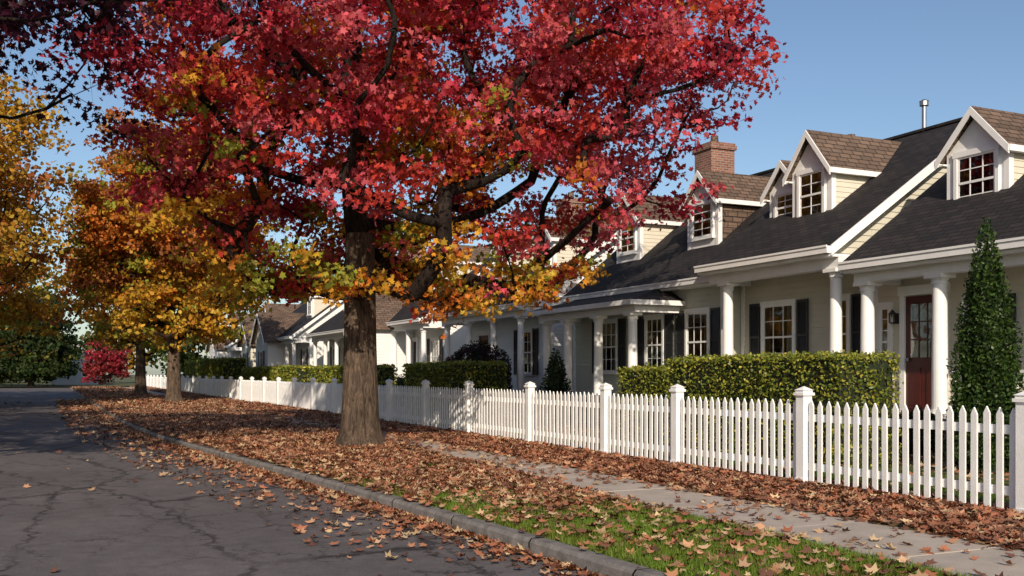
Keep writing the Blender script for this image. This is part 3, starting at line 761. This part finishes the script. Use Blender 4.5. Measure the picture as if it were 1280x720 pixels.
def shrub(name,x,y,h,r,cols,kind='round',n=5000,ls=.07):
    O=(x,y,0); e=empty(name,O)
    a=RNG.uniform(0,2*math.pi,n)
    if kind=='round':
        ph=np.arccos(RNG.uniform(-.75,1,n)); rr=RNG.uniform(.8,1.02,n)*(1+.08*np.sin(3*a+ph*4))
        P=np.c_[x+r*rr*np.sin(ph)*np.cos(a),y+r*rr*np.sin(ph)*np.sin(a),h*.52+h*.48*rr*np.cos(ph)]
    else:
        t=1-np.sqrt(RNG.random(n)); prof=np.minimum(1,(t*9+.5))*(1-t)**.62*(1+.16*np.sin(a*4+t*9)+.10*np.sin(a*7-t*23)+.05*np.sin(a*11+t*41))
        rr=r*prof*RNG.uniform(.68,1.14,n)
        P=np.c_[x+rr*np.cos(a),y+rr*np.sin(a),.05+h*t+RNG.normal(0,.035,n)]
    c=np.array(cols)[RNG.integers(0,len(cols),n)]*RNG.uniform(.5,1.35,(n,1))
    leaves('foliage',P,ls*RNG.uniform(.6,1.4,n),c,M['hedgeleaf'],'oval',.1,e,O)
    p=Part(); s=10; vs=[];fs=[]
    for j in range(9):
        t=j/8
        if kind=='round': R=r*.8*math.sin(math.pi*(.1+.88*t)); z=.03+h*.93*t*.98
        else: R=r*.68*(1-t)**.62; z=.02+h*.93*t
        for i in range(s): vs.append((x+R*math.cos(2*math.pi*i/s),y+R*math.sin(2*math.pi*i/s),z))
    for j in range(8):
        for i in range(s): fs.append((j*s+i,j*s+(i+1)%s,(j+1)*s+(i+1)%s,(j+1)*s+i))
    p.mesh(vs,fs); p.obj('core',M['hedgecore'],e,O)
GR=((.035,.07,.013),(.06,.10,.02),(.02,.045,.010)); DG=((.016,.034,.012),(.024,.045,.016)); PU=((.05,.012,.02),(.03,.03,.018),(.025,.012,.012))
shrub('cypress_tree',12,9.9,3.55,.50,GR,'cone',24000,.055)
shrub('cypress_tree',12.6,9.0,2.5,.5,DG,'cone',9000,.07)
shrub('purple_shrub',12.5,29.4,2.35,1.15,PU,'round',7000,.09)
shrub('conifer_shrub',12.5,24.0,2.05,.5,DG,'cone',5000,.07)
for (x,y,h,r) in ((12.9,13.4,.9,.35),(12.9,12.0,.8,.4),(12.6,20,.9,.5),(12.6,22,.8,.45),(13,33,1.2,.6),(12.8,38,1.3,.7),(12.8,47,1.5,.8),(12.6,58,1.6,.9)):
    shrub('boxwood_shrub',x,y,h,r,GR if h>1 else DG,'round',2200,.07)

# ------------------------------------------------------------------ grass
n=150000
Y=RNG.uniform(1.5,17,n); X=ker_i(Y)+.14+RNG.random(n)*(swa(Y)-ker_i(Y)-.14)
keep=RNG.random(n)<np.interp(Y,[0,9,13,17],[1,1,.5,.15])
X,Y=X[keep],Y[keep]
patch=.5+.5*np.sin(X*2.1+1.3*np.sin(Y*1.7))*np.sin(Y*1.3+X)
c=np.array([.135,.22,.025])[None]*(1-.4*patch[:,None])+np.array([.13,.11,.02])[None]*.45*patch[:,None]; c=c*RNG.uniform(.55,1.4,(len(X),1))
leaves('grass',np.c_[X,Y,np.zeros(len(X))],RNG.uniform(.035,.085,len(X)),c,M['grassblade'],'blade',blade=True)
n=60000; Y=RNG.uniform(4,22,n); X=FX+.1+RNG.random(n)*2.2
c=np.array([.08,.14,.02])[None]*RNG.uniform(.5,1.3,(n,1))
leaves('grass',np.c_[X,Y,np.zeros(n)],RNG.uniform(.04,.1,n),c,M['grassblade'],'blade',blade=True)

# ------------------------------------------------------------------ fallen leaves
FC=np.array([(.40,.19,.10),(.50,.27,.15),(.34,.14,.075),(.56,.36,.21),(.22,.10,.06),(.42,.16,.085),(.60,.43,.24),(.16,.075,.05)])
def clump(X,Y): return .5+.25*np.sin(X*3.1+2*np.sin(Y*1.1))+.25*np.sin(Y*2.3+1.7*np.sin(X*2.2))
def scatter(n,y0,y1,xf,dens,z,size=.075,zj=.03,up=.72,wts=None):
    Y=RNG.uniform(y0,y1,n); u=RNG.random(n); X=xf(Y,u); d=dens(X,Y); k=RNG.random(n)<d; X,Y=X[k],Y[k]
    D=np.sqrt(X**2+Y**2); S=size*RNG.uniform(.55,1.4,len(X))*np.interp(D,[0,14,30,80],[1,1.1,1.5,3])
    w=np.array(wts if wts else [1]*len(FC),float); w/=w.sum()
    c=FC[RNG.choice(len(FC),len(X),p=w)]*RNG.uniform(.7,1.25,(len(X),1))
    return np.c_[X,Y,z+RNG.random(len(X))*zj+S*.12],S,c
A=[]
A.append(scatter(90000,2,45,lambda Y,u:ker_i(Y)+.05+u*(swa(Y)-ker_i(Y)-.0),lambda X,Y:np.clip(np.interp(Y,[2,6,8,9.5,12,45],[.07,.11,.17,.32,1,.9])*np.interp(X-ker_i(Y),[0,.5,1],[.4,.7,1])*(.40+.95*clump(X,Y)),0,1),.015,zj=.045))
A.append(scatter(9000,45,100,lambda Y,u:ker_i(Y)+.05+u*(swa(Y)-ker_i(Y)),lambda X,Y:np.ones_like(X),.01,zj=.04))
A.append(scatter(50000,2,45,lambda Y,u:swb(Y)-.05+u*(FX-swb(Y)+.35),lambda X,Y:np.clip(.6+.5*clump(X,Y),0,1),.01,zj=.05,wts=[1.3,1,1.4,.6,1.3,1.4,.4,1]))
A.append(scatter(5000,45,100,lambda Y,u:swb(Y)+u*(FX-swb(Y)),lambda X,Y:np.ones_like(X),.01,zj=.04))
A.append(scatter(16000,2,60,lambda Y,u:swa(Y)+u*(swb(Y)-swa(Y)),lambda X,Y:np.clip(np.interp(Y,[2,9,14,20,60],[.10,.15,.26,.45,.5])*clump(X,Y)**1.5*1.6+.5*np.exp(-(swb(Y)-X)/.12),0,1),.022,zj=.008,up=.85))
A.append(scatter(22000,1,60,lambda Y,u:ker_i(Y)-1.5*u**4-.01,lambda X,Y:np.clip(np.interp(Y,[1,7,10,22,35,60],[.15,.45,.9,1,.8,.6])*np.where(X>ker_i(Y)-.4,1,.2+.4*clump(X,Y)),0,1),ROADZ+.003,zj=.02,up=.8))
A.append(scatter(300,3,60,lambda Y,u:ker_i(Y)-8*u,lambda X,Y:np.ones_like(X)*.6,ROADZ+.003,zj=.004,up=.9))
A.append(scatter(14000,3,60,lambda Y,u:FX+.2+4.5*u,lambda X,Y:clump(X,Y),.02,zj=.05))
P=np.concatenate([a[0] for a in A]);S=np.concatenate([a[1] for a in A]);C=np.concatenate([a[2] for a in A])
leaves('fallen_leaves',P,S,C,M['dryleaf'],'maple',.72)

# ------------------------------------------------------------------ light
az=math.atan2(-.36,-.93); el=math.radians(27)
w=bpy.data.worlds.new('World'); scene.world=w; w.use_nodes=True
n=w.node_tree.nodes; l=w.node_tree.links
sky=n.new('ShaderNodeTexSky'); sky.sky_type='NISHITA'; sky.sun_disc=False; sky.sun_elevation=el; sky.sun_rotation=az
sky.air_density=1.0; sky.dust_density=.9; sky.ozone_density=2.6
bg=n['Background']; bg.inputs['Strength'].default_value=.12; l.new(sky.outputs[0],bg.inputs['Color'])
sd=Vector((math.sin(az)*math.cos(el),math.cos(az)*math.cos(el),math.sin(el)))
L=bpy.data.lights.new('sun','SUN'); L.energy=5.0; L.angle=math.radians(.5); L.color=(1,.86,.70)
so=bpy.data.objects.new('sun',L); so.rotation_euler=(-sd).to_track_quat('-Z','Y').to_euler(); so.location=(-20,-20,30); scene.collection.objects.link(so)

cam=bpy.data.cameras.new('camera'); co=bpy.data.objects.new('camera',cam); scene.collection.objects.link(co)
co.location=(0,0,1.4); co.rotation_euler=(math.pi/2,0,-TH); cam.lens=35; cam.sensor_width=36; cam.shift_y=106/1280; cam.clip_end=2000
scene.camera=co
scene.view_settings.view_transform='Standard'; scene.view_settings.look='None'; scene.view_settings.exposure=0
